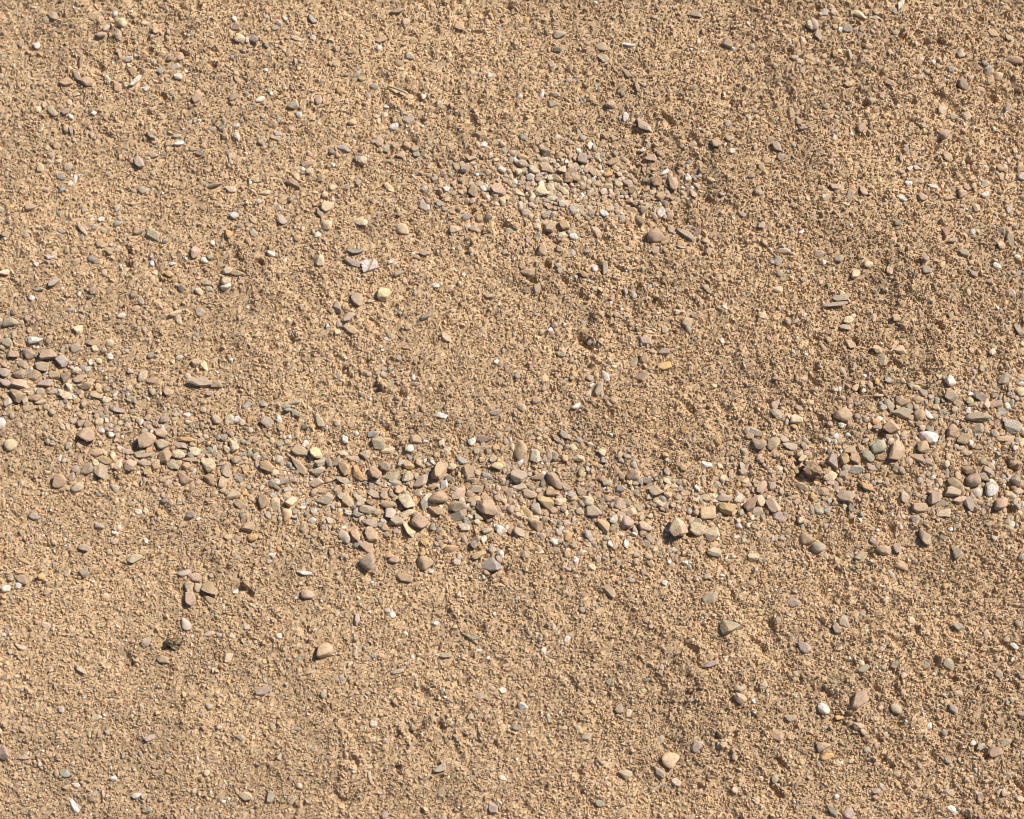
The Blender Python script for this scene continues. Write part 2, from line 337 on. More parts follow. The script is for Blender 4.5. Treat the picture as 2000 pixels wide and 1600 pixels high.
# ------------------------------------------------------------------ the stones of the photograph: x y length width angle colour+shape | label
# (x, y in photo pixels, largest first; those without a label are too many and too small to name: they join the gravel)
DATA = """1588 920 42.0 34.0 -20 kR|large rough dark brown clod in the right gravel band
950 992 39.0 35.5 0 pa|very large pinkish flat-topped stone in the middle gravel band
1675 1370 41.0 31.0 20 ma|large flat purple-brown stone at the lower right
1322 1032 38.0 33.0 -60 Pa|large pink-topped cream stone at the lower edge of the gravel band
1752 882 43.0 28.0 75 pa|tall pinkish slab in the right gravel band
1016 880 34.0 32.0 50 tr|big round tan pebble at the upper edge of the gravel band
1422 1228 33.5 31.5 -30 ea|large rounded-square sage stone at the lower right
172 850 34.5 30.5 -30 pa|large dull pinkish stone alone left of the gravel band
1910 816 51.2 20.5 5 ga|long grey arched slab near the right edge
1309 1485 33.5 31.0 70 qr|large round peach-tan stone near the bottom right of the middle
720 1098 35.5 29.0 70 gr|large round grey-brown stone below the gravel band
962 1105 39.0 26.0 -18 Ba|large light blue-grey block alone below the gravel band
822 1018 34.0 29.5 -20 pr|large pinkish-brown rounded stone at the lower edge of the gravel band
288 860 34.5 28.0 18 pa|large pinkish block with straight edges in the left part of the gravel band
1282 462 35.0 27.0 -10 mr|large round purple-brown pebble just below the upper gravel patch
858 972 33.5 28.0 -20 br|large round brown pebble in the middle of the gravel band
635 1271 31.5 29.5 0 qr|round peach pebble with black shadow alone on the sand below middle
1935 955 33.5 27.5 52 wr|pale quartz pebble with a brown ring near the right edge
1080 938 33.5 27.0 -20 mr|large rounded purple-brown stone in the gravel band
390 748 48.8 18.5 -3 ga|long grey curved slab with a black shadow beneath it at the left
1645 811 36.5 24.5 -8 tr|big smooth tan stone above the right part of the gravel band
1812 855 38.0 23.5 -15 wa|broad white stone in the right gravel band
828 1101 31.5 28.0 -30 tr|round tan pebble with black shadow alone below the gravel band
1390 1042 30.5 28.0 40 ca|round cream stone at the lower edge of the gravel band right of middle
1258 248 41.2 20.5 -35 la|big lilac-grey slab sloping to the lower right above the upper gravel patch
340 1259 31.0 27.0 -10 kR|very dark mossy brown lump on the sand at the lower left
1715 874 29.5 28.0 0 Tr|round teal-grey pebble in the right gravel band
96 695 33.0 24.5 -15 pa|big pinkish stone in the heart of the left gravel patch
1055 372 32.0 25.0 10 ca|large cream block in the left half of the upper gravel patch
740 866 30.5 26.0 -20 ea|large sage-grey block at the upper edge of the gravel band
115 941 29.0 27.0 40 ta|blunt tan stone with dark shadow on the sand at the left
1465 982 34.0 23.0 70 ba|tall brown stone with black shadow in the right part of the gravel band
722 519 32.5 24.0 20 wa|large white quartz stone crossed by a grey stripe
1954 985 30.5 24.5 10 pr|round pinkish pebble under the ringed quartz near the right edge
750 576 28.0 26.0 0 ya|bright yellow-cream jagged stone on smooth sand near the middle
1630 900 29.0 25.0 -35 lw|lilac wedge-shaped stone in the right gravel band
635 975 34.0 21.0 14 ga|grey four-sided slate piece at the lower edge of the gravel band
21 870 28.0 25.0 0 cr|round cream pebble standing out of the sand at the left edge
1045 890 30.5 22.5 85 Ga|pale grey square-cut block beside the big round tan pebble
1978 119 38.0 18.0 -3 br|broad smooth brown stone at the right edge near the upper right corner
32 772 29.5 23.0 -40 ba|large dark brown stone at the lower left of the left gravel patch
1658 1588 28.0 24.0 80 lf|flat lilac-grey stone cut by the bottom edge
1856 775 30.5 22.0 -18 gf|broad flat light grey stone at the top of the right gravel patch
786 448 27.0 23.5 0 qr|round peach tan pebble below the left end of the upper gravel patch
1599 1069 28.0 22.5 0 er|round pale sage pebble alone below the right gravel band
236 46 26.2 23.8 0 cr|round cream white pebble alone on the sand near the top left corner
672 1048 31.0 20.0 -68 Gr|smooth pale grey upright oval pebble below the gravel band
962 1575 29.5 21.0 -60 lf|flat lilac-grey stone near the bottom edge
1971 470 36.2 17.0 -65 ma|long dull brown slab standing aslant near the right edge
558 1005 27.0 22.0 60 qr|peach drop-shaped pebble at the lower edge of the gravel band
762 1002 27.0 22.0 -40 Ga|pale grey mottled block at the lower edge of the gravel band
300 460 29.5 20.0 -30 ef|flat sage-grey flake sunk level with the sand at the left
1385 1170 31.0 19.0 10 ea|sage block with dark underside alone on the sand below the gravel band
515 1350 35.5 16.5 24 lf|flat lilac-white flake lying aslant on the sand at the lower left
1845 455 32.5 18.0 68 rw|red-brown wedge stuck in the sand at the right
20 630 33.0 17.5 14 er|smooth sage-grey oval pebble at the left edge above the gravel
698 925 34.5 16.5 -52 Oa|long orange stone lying aslant in the middle of the gravel band
270 316 31.2 18.0 -58 lf|grey lozenge-shaped slate chip lying flat at the upper left
1298 715 28.5 19.5 -10 Oa|orange-tan pebble on dark sand right of the middle
1235 930 24.5 22.0 0 mr|round purple-brown pebble at the upper edge of the gravel band right of middle
1590 48 28.0 19.0 80 lr|upright lilac-grey oval stone near the top edge at right
618 885 24.0 22.0 0 ya|bright pale yellow block in the middle of the gravel band
1992 768 25.0 21.0 -20 yr|pale yellow stone cut by the right edge
862 1500 28.0 18.5 60 lw|lilac-grey wedge sunk in the sand near the bottom
638 442 24.0 21.5 0 cr|round pale cream pebble left of the upper gravel patch
364 1219 28.5 18.0 -72 Gr|smooth light grey upright oval pebble above the dark mossy lump
1855 748 24.0 21.0 0 wa|knobbly bright white stone above the right gravel patch
1608 1385 27.0 18.5 -35 wr|bright white smooth pebble at the lower right
1078 206 28.0 17.5 -32 ew|sage green pointed chip on bare sand above the upper gravel patch
1912 778 24.5 20.0 10 da|darkest grey pebble at the top of the right gravel patch
1844 264 23.8 20.5 30 mr|round purple-brown pebble among small grit at the upper right
1285 355 24.0 20.0 50 ra|red-brown angular stone at the right end of the upper gravel patch
978 1036 24.5 19.5 0 wa|bright white stone at the lower edge of the gravel band
1445 1365 24.0 19.5 -40 Pa|pale pink-white stone with black shadow at the lower right
70 665 30.5 15.0 0 wa|oblong white pebble at the top of the left gravel patch
1182 526 29.5 15.5 75 ew|pale sage green upright triangle on the sand right of the middle
1640 584 34.5 13.0 5 ef|flat sage-grey slab above a thin crack of shadow at the right
319 819 24.0 18.5 40 da|dark grey blunt pebble at the upper edge of the gravel band
1102 440 22.5 19.0 -50 oa|split ochre block at the lower edge of the upper gravel patch
1681 1086 29.0 14.5 30 ef|oblong pale sage chip lying aslant below the right gravel band
450 820 21.5 19.5 0 ca|square cream stone at the upper edge of the gravel band
1032 531 28.0 14.5 -5 ta|plain tan rounded chip on the sand left of the sage green triangle
144 1575 29.0 14.0 -62 wr|bright white upright oval pebble near the lower left corner
972 911 24.5 16.5 -15 yr|rounded pale yellow pebble at the upper edge of the gravel band
1290 415 23.0 17.5 50 wa|very bright white angular stone at the lower right of the upper gravel patch
1948 151 21.5 18.5 0 qr|round peach-orange pebble near the upper right corner
672 294 30.0 13.0 -35 Br|smooth blue-grey oblong pebble lying aslant left of the upper gravel patch
681 622 30.0 13.0 42 lf|narrow lilac slab lying aslant on smooth sand near the middle
266 160 33.8 11.5 40 wf|long white sliver lying aslant on the sand at the upper left
868 948 25.0 15.5 70 wa|upright bright white stone touching the large round brown pebble
1615 1478 28.5 13.5 15 Oa|orange chip touching a pinkish pebble at the lower right
368 859 37.5 10.0 -8 Of|thin orange splinter in the left part of the gravel band
442 560 22.0 17.0 12 wa|chunky bright white quartz stone on smooth sand at the left
835 616 33.8 11.0 35 df|dark grey ridged splinter on the sand near the middle
1021 1381 21.0 17.0 -60 wa|knobbly white stone on the sand below the middle
1380 908 23.0 14.5 -25 wa|white stone with a dark underside alone above the gravel band
1860 1582 24.5 13.5 -32 wr|white oblong pebble near the lower right corner
1690 952 28.5 11.5 -28 Of|thin orange flake on sand under the right gravel band
1182 736 24.0 13.5 -58 wr|bright white pebble touching the top of a long upright sage slab
492 1050 22.0 14.5 10 Or|orange pebble on the sand under the left part of the gravel band
402 716 21.0 15.0 -40 yw|pointed pale yellow pebble above the long curved grey slab
1130 895 25.0 12.5 -15 ca|pointed cream chip on sand above the gravel band
1988 645 26.0 12.0 -52 lf|slim lilac-blue flake near the right edge above the gravel
1759 9 28.0 11.0 58 wf|long white sliver cut by the top edge
1748 1298 21.5 14.0 20 da|small dark grey stone on the sand at the lower right
952 930 24.5 11.5 -18 Br|slim blue-grey pebble lying level in the gravel band
1695 519 19.0 14.5 0 yr|small round yellow pebble on the sand at the right
1720 895 23.5 11.5 2 ra|brick-red oblong chip under the round teal-grey pebble
610 38 24.5 10.5 -50 Bf|dark blue-grey splinter by the top edge, left of the middle
1138 271 16.5 15.0 0 Br|small round blue-grey pebble just above the upper gravel patch
99 502 19.0 13.0 -5 wa|small rectangular white chip on smooth sand at the left
230 435 21.0 11.5 20 Tr|small dark teal-grey pebble lying aslant in the sand at the left
922 1246 32.0 7.0 -26 ef|very thin sage splinter on the sand below the middle
1336 841 16.5 10.0 30 Oa|small orange chip on sand above the gravel band right of middle
860 920 36.0 28.5 80 ta|large angular tan stone just above the upright white stone
1975 835 34.0 28.0 -40 Ga|large blunt pale grey stone right of the arched grey slab
1868 948 39.5 23.0 -30 br|large rounded brown pebble left of the ringed quartz
1648 970 38.5 23.5 -10 ga|large elongated grey stone left of the thin orange flake
795 980 34.0 26.5 -10 ca|large angular cream stone above right of the pale grey block
1740 835 34.0 26.5 -15 ta|large angular tan stone above right of the round teal pebble
895 992 33.5 26.0 20 ma|large angular purple-brown stone below right of the round brown pebble
200 922 32.0 27.0 -50 ga|large blunt grey stone below the dull pinkish stone
1510 988 32.0 26.5 -20 Pa|large blunt pale pink stone right of the tall brown stone
1805 1050 36.5 23.0 -52 ga|large angular grey stone right of the oblong sage chip
1012 931 31.0 27.0 -30 ga|large blunt grey stone below right of the rounded yellow pebble
1760 808 38.5 21.5 -8 ea|large elongated sage-grey stone above left of the broad white stone
1420 990 31.5 26.0 -30 oa|large blunt ochre stone left of the tall brown stone
1382 1002 31.0 26.0 10 qa|large blunt peach stone just above the round cream band stone
412 1152 34.0 23.5 -15 ta|large angular tan stone above right of the light grey oval
1575 1055 34.0 23.5 -20 br|large rounded brown pebble just above left of the round sage pebble
408 908 30.5 26.0 -40 ca|large blunt cream stone below right of the thin orange splinter
1862 845 29.5 26.5 50 ba|large blunt brown stone right of the broad white stone
322 891 29.0 26.5 90 ba|large blunt brown stone below right of the large pink block
765 932 39.5 19.0 20 ew|large wedge-shaped sage-grey stone right of the long orange stone
725 1045 34.0 22.0 -50 ta|large angular tan stone right of the pale upright oval
1160 1000 34.5 21.5 -10 ga|large elongated grey stone below right of the large purple-brown stone
1860 962 33.5 22.0 10 ga|large angular grey stone left of the ringed quartz
582 908 47.5 15.5 -42 pa|large long thin pinkish tan stone below left of the pale yellow block
1362 1035 28.0 26.0 0 ca|large blunt cream stone just left of the round cream band stone
1065 982 33.5 21.5 -15 oa|large angular ochre stone below the large purple-brown stone
122 705 29.0 24.5 0 Ga|blunt pale grey stone just right of the big pink patch stone
1795 992 29.5 24.0 -30 ta|blunt tan stone right of the thin orange flake
822 940 34.5 20.5 35 ga|elongated grey stone left of the upright white stone
1900 940 28.5 24.5 20 mr|rounded purple-brown pebble just above left of the ringed quartz
732 925 29.5 23.5 -60 ba|angular brown stone just right of the long orange stone
915 920 29.5 23.5 -40 ta|angular tan stone left of the slim blue-grey pebble
41 750 35.5 19.5 0 Pa|elongated pale pink stone just above the dark brown patch stone
515 980 28.0 24.5 70 ba|blunt brown stone above left of the peach drop pebble
895 1008 36.0 19.0 10 ga|elongated grey stone below right of the round brown pebble
1822 975 29.0 23.5 60 ma|blunt purple-brown stone left of the ringed quartz
372 1170 29.5 23.0 -50 Pa|angular pale pink stone left of the lone peach pebble
358 935 28.8 23.0 -50 ba|angular brown stone below the thin orange splinter
975 372 32.5 20.0 -20 Pa|elongated pale pink stone left of the cream block of the upper patch
1802 875 27.0 24.0 20 ta|blunt tan stone just below left of the broad white stone
718 1070 31.5 20.5 -30 pa|angular pinkish tan stone just above the large grey-brown stone
1225 1020 28.0 23.0 0 ga|blunt grey stone below the round purple pebble
255 910 26.0 24.5 0 Pa|blunt pale pink stone below left of the large pink block
1795 812 27.0 23.5 60 br|rounded brown pebble above the broad white stone
698 585 29.5 21.5 -55 Pa|angular pale pink stone above right of the slanted lilac slab
58 692 28.8 22.0 0 ga|angular grey stone just below left of the oblong white pebble
800 1032 35.0 18.0 -62 ca|elongated cream stone just below left of the pinkish rounded stone
1892 985 30.5 20.5 -45 la|angular lilac-grey stone below left of the ringed quartz
455 965 29.0 21.5 0 ga|angular grey stone above left of the lone orange pebble
672 915 29.5 21.0 -40 oa|angular ochre stone just left of the long orange stone
895 965 29.5 21.0 25 Pa|angular pale pink stone just below right of the upright white stone
1622 930 29.5 21.0 15 cr|rounded cream pebble just below the lilac wedge
1210 985 28.8 21.5 -35 Pa|angular pale pink stone below left of the round purple pebble
640 405 28.0 22.0 20 ca|angular cream stone above the round pale cream pebble
622 920 29.0 21.0 -10 ca|angular cream stone just below the pale yellow block
1515 1435 29.5 20.5 -40 ba|angular brown stone below right of the pale pink stone
850 998 31.0 19.5 -10 ta|angular tan stone just below the round brown pebble
1510 868 28.8 21.0 60 pa|angular pinkish tan stone above left of the rough brown clod
936 265 30.0 20.0 0 tf|flat tan chip below left of the upper sage green chip
485 1028 27.0 22.0 -20 ba|blunt brown stone just above the lone orange pebble
1180 1028 33.0 18.0 -45 ta|elongated tan stone below left of the round purple pebble
66 732 28.8 20.5 -10 pa|angular pinkish tan stone below left of the big pink patch stone
718 995 35.5 16.5 -5 ga|long thin grey stone left of the pale grey block
925 375 26.2 22.0 -50 pa|blunt pinkish tan stone left of the cream block of the upper patch
678 978 29.5 19.5 -60 ta|angular tan stone right of the four-sided slate
130 159 28.8 20.0 10 tf|flat tan chip left of the slanted white sliver
1672 918 31.0 18.5 20 Ga|elongated pale grey stone above left of the thin orange flake
1610 1458 31.0 18.5 15 pr|rounded pinkish tan pebble just above the lower-right orange chip
1074 444 26.0 22.0 0 pa|blunt pinkish tan stone just left of the split ochre block
8 1471 26.0 22.0 80 la|blunt lilac-grey stone above left of the lower-left white oval
442 920 27.0 21.0 -55 ga|angular grey stone above the lone orange pebble
538 985 27.0 21.0 80 ca|angular cream stone just above left of the peach drop pebble
1515 810 27.0 21.0 -20 ga|angular grey stone left of the big smooth tan stone
1792 896 36.5 15.5 -32 pa|long thin pinkish tan stone just right of the tall pinkish slab
1920 935 27.5 20.5 -50 lw|wedge-shaped lilac-grey stone just above left of the ringed quartz
928 955 34.0 16.5 10 ga|elongated grey stone below left of the slim blue-grey pebble
82 716 28.8 19.5 -15 ma|angular purple-brown stone just below left of the big pink patch stone
382 1128 28.8 19.5 -10 pa|angular pinkish tan stone above the light grey oval
585 880 28.8 19.5 -10 pa|angular pinkish tan stone just left of the pale yellow block
775 1018 28.8 19.5 20 ga|angular grey stone just below right of the pale grey block
1048 1025 28.8 19.5 -40 ta|angular tan stone right of the white band-edge stone
1282 960 28.8 19.5 0 ga|angular grey stone below right of the round purple pebble
1260 1030 31.0 18.0 -30 Pa|elongated pale pink stone left of the pink-topped stone
1522 1008 31.0 18.0 -30 la|elongated lilac-grey stone below right of the tall brown stone
1672 895 26.5 21.0 -40 ba|angular brown stone right of the lilac wedge
1942 1470 28.5 19.5 5 pf|flat pinkish tan chip above right of the lower-right white pebble
752 910 27.0 20.5 -50 ga|angular grey stone below the sage-grey block
790 1128 33.5 16.5 -15 ta|elongated tan stone below left of the shadowed tan pebble
522 910 28.8 19.0 -20 oa|angular ochre stone left of the pale yellow block
1080 962 28.8 19.0 -20 ba|angular brown stone just below the large purple-brown stone
1725 1078 28.8 19.0 10 pa|angular pinkish tan stone right of the oblong sage chip
1342 460 42.0 13.0 -35 lf|long thin lilac-grey chip right of the round purple-brown pebble
318 868 28.0 19.5 0 ga|angular grey stone just right of the large pink block
622 822 29.5 18.5 -60 ef|flat sage-grey chip above the pale yellow block
830 982 29.5 18.5 60 Ga|angular pale grey stone just left of the round brown pebble
695 1045 29.5 18.5 -55 ta|angular tan stone just right of the pale upright oval
1171 760 34.0 16.0 72 ef|long thin sage-grey chip just below left of the slab-topping white pebble
1190 1155 32.0 17.0 -52 pf|flat pinkish tan chip below left of the pink-topped stone
1648 1215 26.5 20.5 -60 la|angular lilac-grey stone above left of the small dark stone
1482 870 29.0 18.5 -15 ma|angular purple-brown stone right of the dark-bottomed white stone
600 1162 26.0 20.5 -40 Pr|rounded pale pink pebble above the lone peach pebble
1315 360 28.0 19.0 -70 pa|angular pinkish tan stone just right of the red-brown patch stone
618 941 31.0 17.0 5 Pa|elongated pale pink stone above left of the four-sided slate
1069 329 24.5 21.5 0 Pa|blunt pale pink stone above the cream block of the upper patch
152 955 27.0 19.5 30 ga|angular grey stone right of the blunt tan stone
672 938 39.0 13.5 -6 ga|long thin grey stone just below left of the long orange stone
1852 1300 27.0 19.5 -60 ea|angular sage-grey stone right of the small dark stone
170 161 28.0 18.8 -15 pf|flat pinkish tan chip left of the slanted white sliver
386 190 30.0 17.5 70 pf|flat pinkish tan chip right of the slanted white sliver
522 825 25.0 21.0 -45 ea|blunt sage-grey stone right of the square cream stone
685 645 33.8 15.5 -32 tf|long thin tan chip just below the slanted lilac slab
278 888 36.0 14.5 0 ea|long thin sage-grey stone just below the large pink block
1882 860 26.5 19.5 20 ta|angular tan stone below left of the arched grey slab
1094 68 29.5 17.5 0 gr|rounded grey pebble above the upper sage green chip
410 935 24.0 21.5 -30 br|rounded brown pebble below right of the thin orange splinter
1555 820 24.5 21.0 -10 ca|blunt cream stone left of the big smooth tan stone
1910 840 24.5 21.0 40 ga|blunt grey stone just below the arched grey slab
350 889 27.0 19.0 -30 ca|angular cream stone just below left of the thin orange splinter
1570 1266 27.0 19.0 -25 lf|flat lilac-grey chip above the bright white pebble
88 750 31.0 16.5 20 la|elongated lilac-grey stone below the big pink patch stone
1838 982 31.0 16.5 -10 ga|elongated grey stone left of the ringed quartz
480 1555 31.0 16.5 -30 ca|elongated cream stone below the flat lilac flake
45 1135 26.0 19.5 0 pa|angular pinkish tan stone below the blunt tan stone
1048 995 26.0 19.5 -55 Ga|angular pale grey stone below left of the large purple-brown stone
1395 1080 26.0 19.5 -20 ea|angular sage-grey stone just below the round cream band stone
1865 1082 26.0 19.5 -45 ea|angular sage-grey stone below left of the round pinkish pebble
568 980 23.5 21.5 0 ca|blunt cream stone just above the peach drop pebble
1725 705 24.0 21.0 30 ea|blunt sage-grey stone above right of the big smooth tan stone
1015 1042 28.0 18.0 -40 ga|angular grey stone right of the white band-edge stone
690 514 38.8 13.0 -22 lf|long thin lilac-grey chip just left of the grey-striped quartz
1960 742 27.0 18.5 50 ga|angular grey stone above left of the right-edge yellow stone
1888 918 27.0 18.5 -40 ba|angular brown stone above left of the ringed quartz
722 1020 31.0 16.0 -10 la|elongated lilac-grey stone below left of the pale grey block
1938 65 26.0 19.0 0 ta|angular tan stone above left of the broad brown corner stone
1240 410 26.0 19.0 -50 ta|angular tan stone left of the white upper-patch stone
1762 785 26.0 19.0 0 ta|angular tan stone above left of the broad white stone
316 845 26.0 19.0 -20 Pa|angular pale pink stone just below the dark blunt pebble
172 918 26.0 19.0 20 ma|angular purple-brown stone right of the blunt tan stone
1695 892 26.0 19.0 -60 Ta|angular greenish grey stone just left of the brick-red chip
1488 950 26.5 18.5 75 Pa|angular pale pink stone above right of the tall brown stone
575 362 33.8 14.5 -35 bf|long thin brown chip above left of the round pale cream pebble
190 885 28.8 17.0 -20 ta|elongated tan stone just below right of the dull pinkish stone
1068 301 29.5 16.5 -50 ga|elongated grey stone above the cream block of the upper patch
660 602 29.5 16.5 -60 lw|wedge-shaped lilac-grey stone just above left of the slanted lilac slab
185 32 27.5 17.5 0 ta|angular tan stone left of the round top-left cream pebble
1060 488 26.0 18.5 80 ta|angular tan stone above right of the plain tan chip
1475 846 31.0 15.5 -12 Ga|elongated pale grey stone above right of the dark-bottomed white stone
798 1002 34.0 14.0 10 ca|long thin cream stone just above left of the pinkish rounded stone
381 495 23.8 20.0 60 Pa|blunt pale pink stone below right of the sunken sage flake
1880 168 28.8 16.5 -58 gf|flat grey chip left of the upper-right peach pebble
1735 792 28.8 16.5 -35 ea|elongated sage-grey stone above the round teal pebble
758 985 28.8 16.5 -15 ba|elongated brown stone just above the pale grey block
1290 982 28.8 16.5 -20 ca|elongated cream stone above left of the pink-topped stone
1842 1005 28.8 16.5 15 ca|elongated cream stone below left of the ringed quartz
1139 312 23.0 20.5 -30 la|blunt lilac-grey stone below the round blue-grey pebble
1148 979 23.5 20.0 -20 ca|blunt cream stone below right of the large purple-brown stone
128 735 24.0 19.5 50 ma|blunt purple-brown stone below right of the big pink patch stone
798 930 24.0 19.5 0 ca|blunt cream stone left of the upright white stone
1232 1000 24.0 19.5 0 ca|blunt cream stone below the round purple pebble
1985 940 24.5 19.0 -40 da|angular dark grey stone right of the ringed quartz
1221 1512 24.5 19.0 -20 ea|angular sage-grey stone left of the large peach-tan stone
1750 1385 24.5 19.0 -20 er|rounded sage-grey pebble right of the flat purple-brown stone
265 1092 30.0 15.5 22 ef|flat sage-grey chip above left of the light grey oval
1288 1510 26.5 17.5 -52 ga|angular grey stone just below left of the large peach-tan stone
1175 92 23.8 19.5 0 pr|rounded pinkish tan pebble above right of the upper sage green chip
1518 288 28.0 16.5 -55 gf|flat grey chip right of the red-brown patch stone
575 208 23.0 20.0 40 Ga|blunt pale grey stone above left of the blue-grey oblong pebble
1962 858 34.0 13.5 -5 ta|long thin tan stone below right of the arched grey slab
38 730 23.5 19.5 -30 ma|blunt purple-brown stone above the dark brown patch stone
1255 736 23.5 19.5 -20 Pa|blunt pale pink stone below left of the orange-tan pebble
455 872 23.5 19.5 -30 ca|blunt cream stone below the square cream stone
1485 978 23.5 19.5 80 ca|blunt cream stone just right of the tall brown stone
1650 898 23.5 19.5 70 oa|blunt ochre stone just right of the lilac wedge
1755 685 24.0 19.0 0 qa|angular peach stone above left of the knobbly white stone
280 735 26.0 17.5 50 ca|angular cream stone above left of the dark blunt pebble
390 610 24.5 18.5 0 gf|flat grey chip below left of the chunky white quartz
350 869 33.5 13.5 -15 la|long thin lilac-grey stone just below left of the thin orange splinter
1291 382 23.0 19.5 0 ta|blunt tan stone just below the red-brown patch stone
625 510 23.0 19.5 80 ca|blunt cream stone below the round pale cream pebble
1015 952 28.0 16.0 0 Gf|flat pale grey chip below right of the rounded yellow pebble
1480 998 23.5 19.0 0 ga|blunt grey stone just below right of the tall brown stone
1762 1105 23.5 19.0 -40 ta|blunt tan stone right of the oblong sage chip
1678 28 33.0 13.5 -32 cr|long thin cream pebble left of the top-edge white sliver
1342 630 24.0 18.5 60 pf|flat pinkish tan chip above right of the orange-tan pebble
372 1008 24.0 18.5 40 la|angular lilac-grey stone left of the lone orange pebble
812 860 24.0 18.5 -20 ta|angular tan stone right of the sage-grey block
1598 995 24.0 18.5 -40 ga
15 670 26.0 17.0 -20 ca
188 770 26.0 17.0 0 ta
1036 965 26.0 17.0 -10 Pa
948 858 31.5 14.0 0 Pa
469 75 22.0 20.0 0 cr
1250 430 31.2 14.0 -35 ba
205 900 31.2 14.0 -15 oa
1198 316 28.0 15.5 10 ta
1028 1000 31.0 14.0 -30 oa
1542 872 31.0 14.0 -10 la
1165 454 27.0 16.0 -55 Pr
630 956 36.0 12.0 0 ta
1100 950 32.0 13.5 -20 ga
1192 204 22.0 19.5 0 pr
1262 668 26.0 16.5 -10 lf
1608 960 26.0 16.5 -10 pa
1550 1178 26.0 16.5 -25 la
1445 1348 26.0 16.5 0 ga
550 430 24.5 17.5 -60 la
1155 332 30.5 14.0 -50 ba
465 536 35.5 12.0 -10 bf
1840 215 23.0 18.5 80 ca
1909 965 23.5 18.0 -75 Gr
106 32 22.5 18.8 -60 ma
1270 310 25.5 16.5 0 pa
420 362 28.0 15.0 15 ma
1995 858 31.0 13.5 80 ca
1962 1450 27.0 15.5 25 ga
1752 1072 22.0 19.0 70 ga
1765 972 21.5 19.0 -50 ga
154 644 22.0 18.5 0 ca
25 692 28.0 14.5 -10 pa
182 671 28.0 14.5 0 pf
168 754 28.0 14.5 5 ta
130 772 28.0 14.5 -10 Pa
1048 565 26.0 15.5 75 pf
1422 85 23.0 17.5 -30 ma
1685 375 23.0 17.5 -50 pa
1532 492 28.8 14.0 -20 Pa
935 1085 28.8 14.0 25 oa
882 1072 28.8 14.0 10 oa
1415 972 28.8 14.0 -10 ga
105 732 23.5 17.0 10 pa
380 882 23.5 17.0 -15 ca
468 985 23.5 17.0 -20 pa
1886 230 21.0 19.0 0 ca
1925 360 21.0 19.0 0 la
712 888 21.0 19.0 0 ga
798 908 24.0 16.5 -20 oa
1360 1458 22.0 18.0 70 la
800 238 22.5 17.5 40 lf
1630 598 46.2 8.5 8 gf
705 435 28.0 14.0 -10 ca
1044 332 23.0 17.0 0 ca
1398 282 23.0 17.0 0 pa
1545 222 23.0 17.0 80 ta
8 728 23.0 17.0 0 la
695 492 33.8 11.5 0 Tf
1875 978 28.8 13.5 15 Pa
1800 389 23.5 16.5 -20 ma
328 768 23.5 16.5 -20 ta
1308 420 23.5 16.5 60 ba
1712 685 23.5 16.5 -20 ta
369 1148 23.5 16.5 80 Pa
1095 978 23.5 16.5 30 ca
102 218 23.8 16.2 -40 ef
658 900 24.0 16.0 70 ea
1452 878 29.5 13.0 -58 ga
761 368 28.0 13.5 -30 ya
410 1172 27.0 14.0 -40 ba
730 965 27.0 14.0 -40 ga
12 748 26.0 14.5 -10 la
155 740 26.0 14.5 20 pa
70 778 26.0 14.5 10 ba
298 745 26.0 14.5 0 ta
1225 488 26.0 14.5 -20 pa
338 909 26.0 14.5 -10 ea
552 938 26.0 14.5 15 ga
1050 932 26.0 14.5 0 ta
1445 972 26.0 14.5 30 Ga
435 942 23.5 16.0 80 ta
450 370 25.0 15.0 -20 ca
705 975 25.0 15.0 -55 ca
360 1121 28.8 13.0 8 la
1040 1015 28.8 13.0 5 ca
1532 860 28.8 13.0 -30 ga
280 905 31.0 12.0 -5 ea
1185 362 25.5 14.5 -10 ta
1100 372 25.5 14.5 -50 ca
1388 1298 32.0 11.5 20 lf
1022 310 21.0 17.5 0 ta
1850 308 21.0 17.5 -20 pa
1568 950 27.0 13.5 -42 Pa
870 660 26.0 14.0 -32 Pa
758 880 28.0 13.0 15 ca
772 942 26.0 14.0 -10 ga
925 975 26.0 14.0 20 ta
1472 1088 22.0 16.5 20 ca
910 332 25.0 14.5 15 lf
1178 115 25.0 14.5 -20 ca
1234 368 21.0 17.0 -60 ba
1068 419 21.0 17.0 0 ga
422 820 21.0 17.0 -20 ga
4 828 23.0 15.5 80 wr
230 172 23.8 15.0 -30 ba
150 682 21.5 16.5 0 ga
155 870 22.0 16.0 40 ta
221 19 31.2 11.2 -25 ba
460 51 20.0 17.5 0 ma
259 139 20.0 17.5 90 ta
830 405 21.0 16.5 -30 Ga
1660 675 21.0 16.5 -60 pa
1925 790 21.0 16.5 70 Pa
305 908 21.0 16.5 90 ta
1648 928 21.0 16.5 60 ga
445 1285 21.0 16.5 60 ca
150 148 21.2 16.2 -30 Pa
600 325 23.0 15.0 -10 pa
898 55 23.0 15.0 -30 ta
286 1254 21.5 16.0 70 la
165 1071 24.5 14.0 -10 gf
775 22 32.5 10.5 8 gf
889 449 23.5 14.5 10 Pa
1792 782 23.5 14.5 0 pa
1945 790 23.5 14.5 0 Pa
365 910 23.5 14.5 0 ta
908 1030 23.5 14.5 -5 ca
768 1092 23.5 14.5 0 pa
1660 880 23.5 14.5 10 ta
319 1289 23.5 14.5 -10 pf
1872 1225 23.5 14.5 -10 gf
200 70 22.5 15.0 0 Pa
105 552 25.0 13.5 38 lf
1656 56 21.0 16.0 -25 la
1930 138 24.0 14.0 30 Gr
58 798 28.0 12.0 0 ta
528 1558 24.0 14.0 65 ef
1685 1308 24.0 14.0 20 ef
1625 1585 28.0 12.0 -55 ef
59 406 23.0 14.5 0 pf
1879 382 19.5 17.0 0 pr
165 1120 19.5 17.0 20 ea
1238 709 24.5 13.5 48 ea
